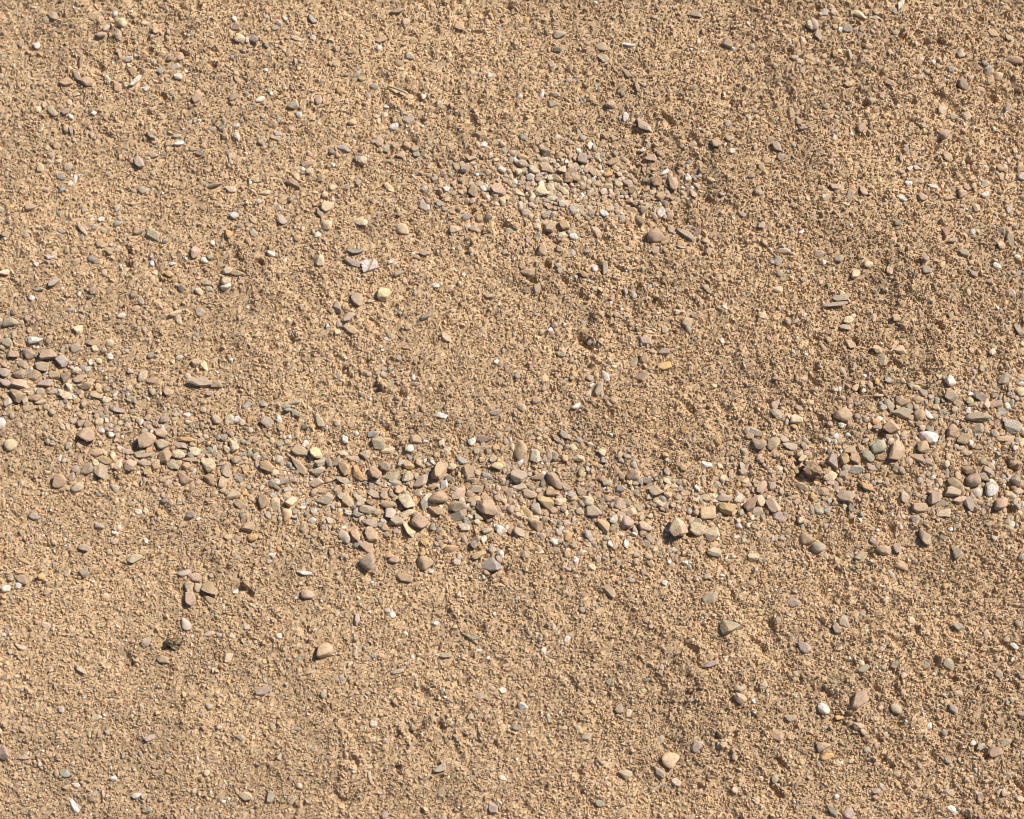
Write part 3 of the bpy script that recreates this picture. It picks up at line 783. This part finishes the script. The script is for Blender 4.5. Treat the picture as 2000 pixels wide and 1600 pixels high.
1262 938 24.5 13.5 -25 la
1082 471 28.8 11.5 -30 pa
860 812 28.8 11.5 -12 wa
45 712 23.5 14.0 -35 ga
68 1010 23.5 14.0 -10 gf
728 848 23.5 14.0 5 Ba
628 902 23.5 14.0 30 ga
1135 960 23.5 14.0 -10 Pa
41 1265 23.5 14.0 -20 Pa
188 1402 23.5 14.0 15 ca
1676 1420 23.5 14.0 -15 Pa
1211 1384 20.5 16.0 60 ga
1512 792 21.0 15.5 60 ga
1702 915 26.0 12.5 -35 la
535 948 29.5 11.0 -28 da
1102 851 27.0 12.0 -36 ef
1598 70 23.0 14.0 -80 gf
1630 368 23.0 14.0 -15 lf
1610 388 23.0 14.0 30 ca
422 751 23.0 14.0 10 ma
8 532 23.0 14.0 0 ca
225 955 19.5 16.5 0 ea
1634 1229 24.5 13.0 -62 ga
1088 98 20.5 15.5 20 da
800 112 19.0 16.5 -60 Ga
1145 1440 19.0 16.5 0 ef
1190 975 24.0 13.0 -20 ta
1670 539 21.5 14.5 65 ca
1492 1338 21.5 14.5 80 ga
1545 1404 21.5 14.5 10 ef
1088 350 23.0 13.5 -40 ta
1738 166 27.0 11.5 -40 pf
1930 922 27.0 11.5 -36 lf
782 304 18.8 16.5 0 pr
1490 618 22.0 14.0 -35 ca
280 371 20.5 15.0 0 er
1125 348 20.5 15.0 -45 ba
1380 972 24.5 12.5 -25 ca
1954 481 18.5 16.5 60 Pa
232 802 26.5 11.5 -10 ga
778 125 21.0 14.5 -30 ba
212 491 21.0 14.5 0 ta
150 725 21.0 14.5 0 ca
15 786 21.0 14.5 40 Ga
1298 688 21.0 14.5 -10 gf
1600 498 21.0 14.5 -20 Pa
1650 642 21.0 14.5 -10 la
460 898 21.0 14.5 -10 ga
195 1028 21.0 14.5 0 ga
388 1148 21.0 14.5 80 ea
725 980 21.0 14.5 -20 ka
902 900 21.0 14.5 -10 Ba
950 1038 21.0 14.5 -10 ga
1148 1045 21.0 14.5 -30 Ba
1882 882 21.0 14.5 -10 Pa
292 1441 21.0 14.5 15 la
1860 1385 22.5 13.5 -50 lf
445 530 19.5 15.5 30 ca
344 612 28.8 10.5 15 ca
252 116 20.0 15.0 0 Ga
1098 332 20.0 15.0 0 ca
1015 378 26.0 11.5 -30 ca
575 785 26.0 11.5 10 ga
968 805 26.0 11.5 0 la
1635 41 20.5 14.5 0 ta
1660 385 20.5 14.5 80 Pa
995 962 20.5 14.5 80 ga
1358 29 28.0 10.5 -12 ef
270 452 21.0 14.0 -20 tf
260 780 21.0 14.0 -30 Ta
1310 448 21.0 14.0 -40 ga
1808 532 21.0 14.0 -10 la
1882 496 21.0 14.0 -35 ef
232 908 21.0 14.0 70 ca
670 968 21.0 14.0 10 ca
845 950 21.0 14.0 0 ta
1955 808 21.0 14.0 0 Ba
128 218 21.2 13.8 10 gf
1812 811 21.5 13.5 -65 wr
622 198 20.0 14.5 80 Pr
936 428 20.5 14.0 -70 oa
1258 700 20.5 14.0 80 ta
1801 768 20.5 14.0 -40 la
1225 145 23.8 12.0 -60 mf
578 808 27.0 10.5 -35 Tf
530 496 19.5 14.5 -30 wr
105 764 23.5 12.0 0 ga
690 895 23.5 12.0 0 Pa
340 131 22.5 12.5 20 Ga
458 192 18.8 15.0 0 ma
675 859 20.0 14.0 -50 wa
1352 284 18.5 15.0 20 ca
1708 34 23.0 12.0 15 Ga
1520 568 19.0 14.5 15 cr
750 965 19.0 14.5 90 Pa
1988 960 19.0 14.5 10 Pr
1289 1444 19.0 14.5 70 lr
80 785 26.0 10.5 0 ca
765 512 21.0 13.0 0 wa
640 900 26.0 10.5 -75 da
1200 1015 19.5 14.0 60 Ga
372 898 38.8 7.0 -3 tf
928 448 23.5 11.5 -10 pa
1140 536 23.5 11.5 -30 ka
1986 536 23.5 11.5 20 la
46 1478 23.5 11.5 5 gf
119 346 18.0 15.0 0 Ba
1736 531 18.0 15.0 70 Pa
385 708 18.5 14.5 20 Pa
1258 408 18.5 14.5 30 la
1638 508 18.5 14.5 0 gr
140 932 18.5 14.5 80 la
670 885 18.5 14.5 -30 ca
128 1511 18.5 14.5 10 Ba
745 78 25.5 10.5 10 pf
970 280 20.5 13.0 0 ca
1875 108 19.0 14.0 -40 ca
135 755 19.0 14.0 -50 ca
1115 965 19.0 14.0 0 Ga
1788 1015 19.0 14.0 10 Ba
1950 1318 19.0 14.0 -30 gf
1515 1521 19.0 14.0 30 ea
295 265 21.2 12.5 -30 da
160 448 31.2 8.5 -52 cf
1761 390 23.0 11.5 -15 wa
1302 940 24.0 11.0 -42 ca
1480 375 18.0 14.5 -60 ga
1110 350 18.0 14.5 0 ka
1970 75 18.0 14.5 -60 ga
1520 512 18.5 14.0 40 ga
1568 895 18.5 14.0 10 ya
1320 1528 18.5 14.0 -20 ca
1848 1485 18.5 14.0 -60 gf
942 875 28.8 9.0 0 ta
1170 1570 21.5 12.0 -15 ea
1212 956 20.5 12.5 5 Bf
159 122 30.0 8.5 80 mf
508 196 21.2 12.0 30 wr
780 180 42.5 6.0 -20 ef
210 782 21.0 12.0 0 ca
1101 460 21.0 12.0 -5 ca
1975 572 24.0 10.5 -62 ca
700 1005 24.0 10.5 -8 Tf
675 368 20.0 12.5 0 ca
1020 795 18.5 13.5 -45 cr
1086 856 21.5 11.5 -20 ma
1360 1018 21.5 11.5 0 ga
1158 519 26.0 9.5 8 ca
14 1151 19.0 13.0 30 wa
1222 229 20.5 12.0 85 wa
1225 354 20.5 12.0 0 la
1852 389 20.5 12.0 0 ta
160 1310 28.8 8.5 -36 cf
482 792 21.0 11.5 15 Ba
1585 995 21.0 11.5 -75 ea
348 150 17.5 13.8 0 wa
80 328 17.5 13.8 80 ya
1628 24 16.5 14.5 70 la
922 862 16.5 14.5 60 wa
1808 1300 16.5 14.5 0 da
595 1119 28.0 8.5 -5 wf
1262 1062 17.0 14.0 -50 ga
1642 1400 21.5 11.0 20 Oa
282 646 20.5 11.5 -75 ga
48 1096 23.5 10.0 -20 oa
270 1554 23.5 10.0 18 wr
390 299 18.8 12.5 0 da
946 284 18.0 13.0 0 wa
75 566 26.0 9.0 0 gf
389 570 18.0 13.0 -45 ca
1898 538 26.0 9.0 -48 lf
1522 535 16.0 14.5 0 ga
290 1582 16.0 14.5 0 ga
625 418 22.0 10.5 -55 gf
1645 728 16.5 14.0 -30 lr
800 876 16.5 14.0 0 wa
935 1359 22.0 10.5 5 lr
300 304 23.0 10.0 -5 gf
922 312 23.0 10.0 10 gf
518 378 23.0 10.0 10 ca
1245 172 25.5 9.0 -65 gf
871 1281 24.0 9.5 0 ef
1180 419 17.5 13.0 -45 wa
349 281 22.5 10.0 5 wa
580 76 22.5 10.0 -10 Pa
1861 229 15.5 14.5 0 ga
1954 454 15.5 14.5 0 la
1610 25 16.0 14.0 0 Ga
298 765 16.0 14.0 -60 ga
1488 442 16.0 14.0 0 la
1892 785 16.0 14.0 0 qa
135 871 16.0 14.0 -60 ga
82 1128 16.0 14.0 0 Oa
1780 1212 16.0 14.0 0 ca
778 1312 23.5 9.5 15 ef
400 509 16.5 13.5 -60 wa
562 955 18.5 12.0 0 Ga
1210 1044 18.5 12.0 -10 ca
91 1221 18.5 12.0 0 Pa
471 1441 18.5 12.0 -10 ga
1150 769 17.0 13.0 40 ca
1156 1108 17.0 13.0 -30 ca
409 1239 21.0 10.5 10 ca
1425 272 18.0 12.0 0 ef
1525 308 16.0 13.5 0 ga
205 470 18.0 12.0 20 Oa
71 91 15.5 13.8 90 wr
958 150 15.5 13.8 0 wa
1790 330 18.5 11.5 -35 la
350 626 18.5 11.5 -70 ca
830 495 18.5 11.5 -15 lf
1236 575 18.5 11.5 -55 Ga
222 892 18.5 11.5 -70 ca
935 1012 18.5 11.5 -20 ea
332 115 18.8 11.2 10 df
1422 242 15.5 13.5 80 Ga
1852 1548 19.0 11.0 -25 la
1795 355 18.0 11.5 0 ga
912 425 18.0 11.5 15 Ba
560 795 18.0 11.5 0 Ta
1228 1392 18.0 11.5 75 ca
90 42 15.0 13.8 0 ga
1774 360 17.0 12.0 0 wa
184 444 17.0 12.0 10 er
975 1092 17.0 12.0 -55 la
850 1218 18.5 11.0 -20 wa
1298 338 22.5 9.0 30 wf
1132 858 16.0 12.5 -10 Br
920 1400 16.0 12.5 0 ea
1822 366 21.0 9.5 -5 wa
698 1210 21.0 9.5 85 Gf
1008 1422 19.0 10.5 0 Tf
1980 1262 19.0 10.5 -30 wa
81 249 17.5 11.2 90 ca
1228 89 28.0 7.0 -10 wf
139 256 20.5 9.5 -70 gf
1712 836 18.5 10.5 5 lf
1435 1478 18.5 10.5 80 Pr
872 370 15.5 12.5 0 wa
132 1119 15.5 12.5 70 ca
1054 1078 15.5 12.5 -10 ca
1942 774 16.0 12.0 0 da
610 1016 16.0 12.0 0 wr
810 749 16.5 11.5 -30 lr
1058 184 18.0 10.5 70 wr
1858 472 21.0 9.0 5 gf
190 805 21.0 9.0 0 ea
100 304 15.0 12.5 0 la
1088 186 15.0 12.5 0 ea
585 226 15.5 12.0 -70 wr
1770 292 15.5 12.0 70 la
50 461 15.5 12.0 30 la
724 412 15.5 12.0 80 Oa
852 558 15.5 12.0 0 wa
1019 519 15.5 12.0 80 ta
1085 635 15.5 12.0 0 lr
1126 795 19.5 9.5 30 wa
1061 942 18.5 10.0 85 da
506 395 16.0 11.5 -60 wr
1856 138 16.0 11.5 -20 Ba
1805 508 16.0 11.5 -40 lf
1735 746 16.0 11.5 0 Ba
224 1058 16.0 11.5 0 Pa
640 936 16.0 11.5 20 oa
1155 1055 16.0 11.5 -20 ga
1710 1546 16.0 11.5 20 lf
215 698 14.5 12.5 -40 wa
650 370 15.0 12.0 0 ca
1188 340 15.0 12.0 0 Oa
10 458 15.5 11.5 0 ba
515 790 15.5 11.5 0 ea
1670 759 15.5 11.5 60 qa
1872 1354 15.5 11.5 20 Pr
366 811 16.0 11.0 0 wa
208 1165 16.0 11.0 0 ca
38 1118 18.5 9.5 10 oa
1915 175 20.5 8.5 -5 Pr
221 1520 14.5 12.0 -20 wa
1518 744 23.0 7.5 -15 pf
1568 251 18.0 9.5 5 lf
1706 622 19.0 9.0 80 ca
302 531 15.5 11.0 0 ca
622 459 15.5 11.0 70 wa
462 248 15.0 11.2 0 wa
368 824 16.0 10.5 0 ca
779 535 18.5 9.0 15 ef
1148 492 18.5 9.0 25 lf
572 390 17.5 9.5 60 gf
686 1356 19.5 8.5 42 gf
1125 1094 16.5 10.0 -60 wa
1848 1146 16.5 10.0 5 Oa
1895 154 13.5 12.0 0 lr
981 1349 13.5 12.0 -40 wa
1700 610 14.0 11.5 -45 ea
454 1244 16.0 10.0 -70 ca
148 1534 16.0 10.0 -15 wr
1815 1420 16.0 10.0 70 wa
545 236 14.5 11.0 80 lr
272 1001 14.5 11.0 0 wa
982 1521 14.5 11.0 0 wa
315 141 12.5 12.5 0 Ba
1561 238 13.0 12.0 0 ma
188 511 13.5 11.5 0 da
660 650 13.5 11.5 0 ca
1229 1055 13.5 11.5 0 la
511 280 15.5 10.0 -30 gf
1468 345 15.5 10.0 0 da
275 825 14.0 11.0 80 wa
346 266 17.5 8.8 0 Gf
1388 352 18.0 8.5 -30 yf
1740 1120 16.0 9.5 -42 wa
575 65 15.0 10.0 0 cr
814 304 15.0 10.0 0 Bf
544 265 15.0 10.0 0 Gf
1355 345 13.0 11.5 90 Ba
1660 108 23.0 6.5 -75 cf
146 349 17.5 8.5 80 wr
194 706 13.5 11.0 -40 ya
20 405 15.5 9.5 0 Oa
1242 944 15.5 9.5 0 ea
580 1424 15.5 9.5 0 Tf
741 95 12.5 11.5 0 wa
958 578 20.5 7.0 0 cf
1269 649 20.5 7.0 0 ca
408 566 13.0 11.0 0 Ga
1128 1422 13.0 11.0 0 ea
410 770 15.5 9.0 20 lf
1318 950 15.5 9.0 -10 ca
1759 312 18.0 7.5 -80 gf
1608 515 12.0 11.0 0 wa
1986 505 12.0 11.0 0 wr
459 1154 12.0 11.0 0 wr
336 515 15.5 8.5 0 wr
782 420 15.5 8.5 20 gf
226 1041 13.0 10.0 0 wa
1072 1402 18.5 7.0 -80 Gr
198 428 13.5 9.5 50 wa
1150 1065 13.5 9.5 0 ca
1579 72 15.0 8.5 -30 ca
79 479 15.0 8.5 80 Ga
298 514 11.5 11.0 0 wr
708 772 11.5 11.0 0 Tr
1430 296 12.5 10.0 0 wa
118 461 13.0 9.5 0 ga
752 722 13.0 9.5 20 la
1162 565 13.0 9.5 -20 ea
1185 1085 13.0 9.5 80 ea
740 238 15.0 8.0 80 ca
1965 215 15.5 7.5 60 Bf
562 802 15.5 7.5 0 Tf
722 1515 15.5 7.5 -75 wa
1395 755 11.5 10.0 0 ya
584 1535 11.5 10.0 0 ca
722 732 13.5 8.5 0 Pr
1258 1349 13.5 8.5 10 ya
285 174 11.2 10.0 0 wa
1715 775 18.5 6.0 -5 cf
182 220 12.5 8.8 0 wr
1222 570 15.5 7.0 -75 gf
725 590 18.0 6.0 0 cf
1 625 12.5 8.5 90 wa
1016 190 11.5 8.8 0 wr
1686 765 10.5 9.5 0 wa
1634 1556 10.5 9.5 0 wa
1415 602 10.5 8.5 0 wa
1462 48 12.5 7.0 -60 wr
1232 634 10.0 8.5 0 ma
922 496 10.5 7.5 20 wa
218 478 10.0 7.5 0 wa
1652 401 13.0 5.5 0 wa
1904 1502 9.5 7.5 0 wa
8 1240 9.0 7.5 0 wa
179 429 10.5 6.2 10 wa
806 496 8.5 7.5 0 wa"""

MASK = np.zeros((2100 // 2, 2500 // 2), np.float32)      # where stones lie, 2 px cells, origin at (-250, -250)
def stamp(x, y, a, b, ang, grow=1.0):
    t = math.radians(-ang)
    R = int(a / 2 * grow / 2) + 2
    cx, cy = (x + 250) / 2, (y + 250) / 2
    x0, x1 = max(0, int(cx) - R), min(MASK.shape[1], int(cx) + R + 1)
    y0, y1 = max(0, int(cy) - R), min(MASK.shape[0], int(cy) + R + 1)
    if x0 >= x1 or y0 >= y1: return
    yy, xx = np.mgrid[y0:y1, x0:x1]
    dx, dy = (xx - cx) * 2, (yy - cy) * 2
    u = dx * math.cos(t) + dy * math.sin(t); v = -dx * math.sin(t) + dy * math.cos(t)
    MASK[y0:y1, x0:x1] = np.maximum(MASK[y0:y1, x0:x1], ((u / (a / 2 * grow)) ** 2 + (v / (b / 2 * grow)) ** 2 < 1))
def masked(px, py):
    i = np.clip(((np.asarray(py) + 250) / 2).astype(int), 0, MASK.shape[0] - 1)
    j = np.clip(((np.asarray(px) + 250) / 2).astype(int), 0, MASK.shape[1] - 1)
    return MASK[i, j] > 0.5

class Heap:
    """shapes that go into one mesh"""
    def __init__(s): s.v = []; s.f = []; s.c = []; s.n = 0
    def add(s, v, f, c):
        s.v.append(v); s.f.append(f + s.n); s.c.append(c); s.n += len(v)
    def build(s, name, mat):
        o = bpy.data.objects.new(name, make_mesh(name, np.concatenate(s.v), np.concatenate(s.f), np.concatenate(s.c), mat))
        C.objects.link(o)
        return o

gravel = Heap()
for row in DATA.split('\n'):
    spec, _, label = row.partition('|')
    px, py, a, b, ang, cs = spec.split()
    px, py, a, b, ang = map(float, (px, py, a, b, ang))
    col, kind = cs
    r = np.random.default_rng(int(px * 7919 + py * 104729))
    inband = float(band_dist(np.array(px), np.array(py))) < 1.15
    a *= 1.04; b *= 1.04
    wx, wy = ground_xy(px, py)
    wx, wy = float(wx), float(wy)
    level = 3 if label and a > 30 else (2 if a > 19 else 1)
    v, f, c, hgt = stone(a * PX, b * PX, ang, col, kind, level, r, special(TONES, px, py))
    gz = float(height(wx, wy))
    if kind in 'fw':
        k9 = np.array([-0.8, -0.4, 0, 0.4, 0.8])        # a chip rests on the highest sand under it
        tr_ = math.radians(ang)
        su, sv = np.meshgrid(k9 * a * PX * 0.5, k9 * b * PX * 0.5)
        hi = float(np.max(height(wx + su * math.cos(tr_) - sv * math.sin(tr_), wy + su * math.sin(tr_) + sv * math.cos(tr_))))
        cz = hi - hgt * 0.5 + (4.5 + r.uniform(0, 3.0)) * PX
    else:
        cz = gz + hgt * (r.uniform(0.05, 0.26) + (0.08 if inband else 0) + (0.14 if special(PROUD, px, py) else 0))
    stamp(px, py, a, b, ang, 0.93)
    if label:
        name = {'f': 'stone_chip', 'w': 'stone_chip', 'R': 'clod'}.get(kind, 'pebble')
        cat = {'stone_chip': 'stone chip', 'clod': 'clod of earth', 'pebble': 'pebble'}[name]
        me = make_mesh(name, v + np.array([0, 0, cz - gz]), f, c, MAT_STONE, kind == 'r')
        o = bpy.data.objects.new(name, me)
        o.location = (wx, wy, gz)
        C.objects.link(o)
        tag(o, label, cat, {'stone_chip': 'flat stone chips lying in the sand', 'clod': 'dark rough lumps on the sand', 'pebble': 'pebbles lying in and on the sand'}[name])
    else:
        gravel.add(v + np.array([wx, wy, cz]), f, c)

# lesser gravel between them: thick in the bands, thin elsewhere
PAL = list('tttttbbpppPPgggGBeewwccoOlldmqT')
PALE = list('ttcccGGGgggpPPwbel')
def scatter(n, lo, hi, power, in_band):
    done = 0; tries = 0
    while done < n and tries < n * 30:
        tries += 1
        px, py = rng.uniform(-180, 2180), rng.uniform(-170, 1770)
        if in_band == 2:                       # the patch at the top is packed closer
            px, py = rng.normal(1090, 95), rng.normal(362, 34)
        elif in_band == 1:
            bd = float(band_dist(np.array(px), np.array(py)))
            if rng.random() > math.exp(-bd * bd * 0.6): continue
        elif in_band == 3:                     # half-buried stones strewn left of the patch and down the right side
            px, py = (rng.uniform(60, 860), rng.uniform(20, 640)) if rng.random() < 0.62 else (rng.uniform(1480, 2020), rng.uniform(0, 640))
            if rng.random() > float(sstep(-0.3, 0.5, vnoise(np.array(px / 90), np.array(py / 90), 33))): continue
        elif rng.random() > 0.12 + 0.88 * float(sstep(-0.25, 0.55, vnoise(np.array(px / 130), np.array(py / 190), 31) + (0.35 if (px < 700 and py < 560) or px > 1500 else 0))): continue
        a = lo + (hi - lo) * rng.random() ** power
        b = a * rng.uniform(0.55, 0.95)
        if masked(px, py) and rng.random() < 0.97: continue
        wx, wy = map(float, ground_xy(px, py))
        kind = 'raaaf'[rng.integers(5)]
        r = np.random.default_rng(rng.integers(1 << 30))
        v, f, c, hgt = stone(a * PX, b * PX, rng.uniform(0, 180), (PALE if in_band == 2 else PAL)[rng.integers(18 if in_band == 2 else len(PAL))], kind, 1 if a > 11 else 0, r)
        gz = float(height(wx, wy))
        cz = gz + hgt * rng.uniform(0.05, 0.30) + (1.5 * PX if kind == 'f' else 0)
        gravel.add(v + np.array([wx, wy, cz]), f, c)
        stamp(px, py, a, b, 0, 0.8)
        done += 1
scatter(3200, 7, 18, 1.8, 1)
scatter(240, 8, 19, 1.3, 2)
scatter(3300, 7, 16, 2.0, 0)
scatter(230, 11, 22, 1.7, 3)
g = gravel.build("gravel", MAT_STONE)
tag(g, "fine mixed gravel strewn through the sand between the larger stones", "gravel", None, 'stuff')

# ------------------------------------------------------------------ sand grains: little lumps; the larger ones with a five-sided foot, the finer ones with a four-sided one
def grains(n, name, label, med, sig, lo, hi, z0, z1, fine):
    px = rng.uniform(-130, 2130, n); py = rng.uniform(-125, 1725, n)
    keep = ~masked(px, py) | (rng.random(n) < 0.04)
    px, py = px[keep], py[keep]; n = len(px)
    d = np.clip(med * np.exp(rng.normal(0, sig, n)), lo, hi) * (0.97 + 0.08 * coarse(px, py)) * PX
    x, y = ground_xy(px, py)
    z = height(x, y) + d * (z0 + (z1 - z0) * rng.random(n) * (0.75 + 0.06 * coarse(px, py)))
    el = rng.uniform(0.74, 1.0, n); th = rng.uniform(0, 2 * math.pi, n)
    nf, nt = (4, 2) if fine else (5, 3)
    fa = np.arange(nf)[None] * 2 * math.pi / nf + rng.uniform(-0.4, 0.4, (n, nf)); fr = rng.uniform(0.42, 0.60, (n, nf))
    ta = np.arange(nt)[None] * 2 * math.pi / nt + (0.8 if fine else 0.35) + rng.uniform(-0.4, 0.4, (n, nt)); tr = rng.uniform(0.10, 0.30, (n, nt))
    lx = np.concatenate([fr * np.cos(fa), tr * np.cos(ta)], 1)
    ly = np.concatenate([fr * np.sin(fa), tr * np.sin(ta)], 1) * el[:, None]
    lz = np.concatenate([rng.uniform(-0.5, -0.2, (n, nf)), rng.uniform(0.14, 0.40, (n, nt))], 1)
    ct, st = np.cos(th)[:, None], np.sin(th)[:, None]
    V = np.stack([x[:, None] + d[:, None] * (lx * ct - ly * st), y[:, None] + d[:, None] * (lx * st + ly * ct), z[:, None] + d[:, None] * lz], -1)
    if fine:
        F0 = np.array([(0, 1, 4), (1, 2, 4), (2, 5, 4), (2, 3, 5), (3, 0, 5), (0, 4, 5)], np.int32)
    else:
        F0 = np.array([(0, 1, 5), (1, 6, 5), (1, 2, 6), (2, 3, 6), (3, 7, 6), (3, 4, 7), (4, 5, 7), (4, 0, 5), (5, 6, 7)], np.int32)
    k = nf + nt
    F = (F0[None] + (np.arange(n, dtype=np.int32) * k)[:, None, None]).reshape(-1, 3)
    keys = list('tbpPgGBwcoOlme')
    prob = np.array([0.0, .07, .10, .06, .03, .03, .008, .022, .05, .025, .005, .02, .02, .02]); prob[0] = 1 - prob.sum()
    ci = rng.choice(len(keys), n, p=prob)
    table = np.array([COLS[q] for q in keys]); table[0] = SAND
    col = table[ci] * 0.65 + SAND * 0.35
    col = np.where((ci == 7)[:, None], COLS['w'], col)
    col = col * (1 + rng.normal(0, 0.11, n))[:, None] * (1 + rng.normal(0, 0.03, (n, 3)))
    pxx = 0.10 * vnoise(px / 170, py / 170, 21) + 0.08 * vnoise(px / 40, py / 40, 22)
    col = np.clip(col * (1 + pxx)[:, None], 0.01, 0.86)
    o = bpy.data.objects.new(name, make_mesh(name, V.reshape(-1, 3), F, np.repeat(col, k, axis=0), MAT_GRAIN))
    C.objects.link(o)
    tag(o, label, "sand", None, 'stuff')
grains(320000, "fine_sand", "fine tan sand covering the ground between the stones", 4.9, 0.30, 2.8, 9, -0.1, 0.42, True)
grains(48000, "coarse_sand", "coarse tan sand grains scattered over the finer sand", 8.8, 0.30, 6, 17, -0.15, 0.25, False)
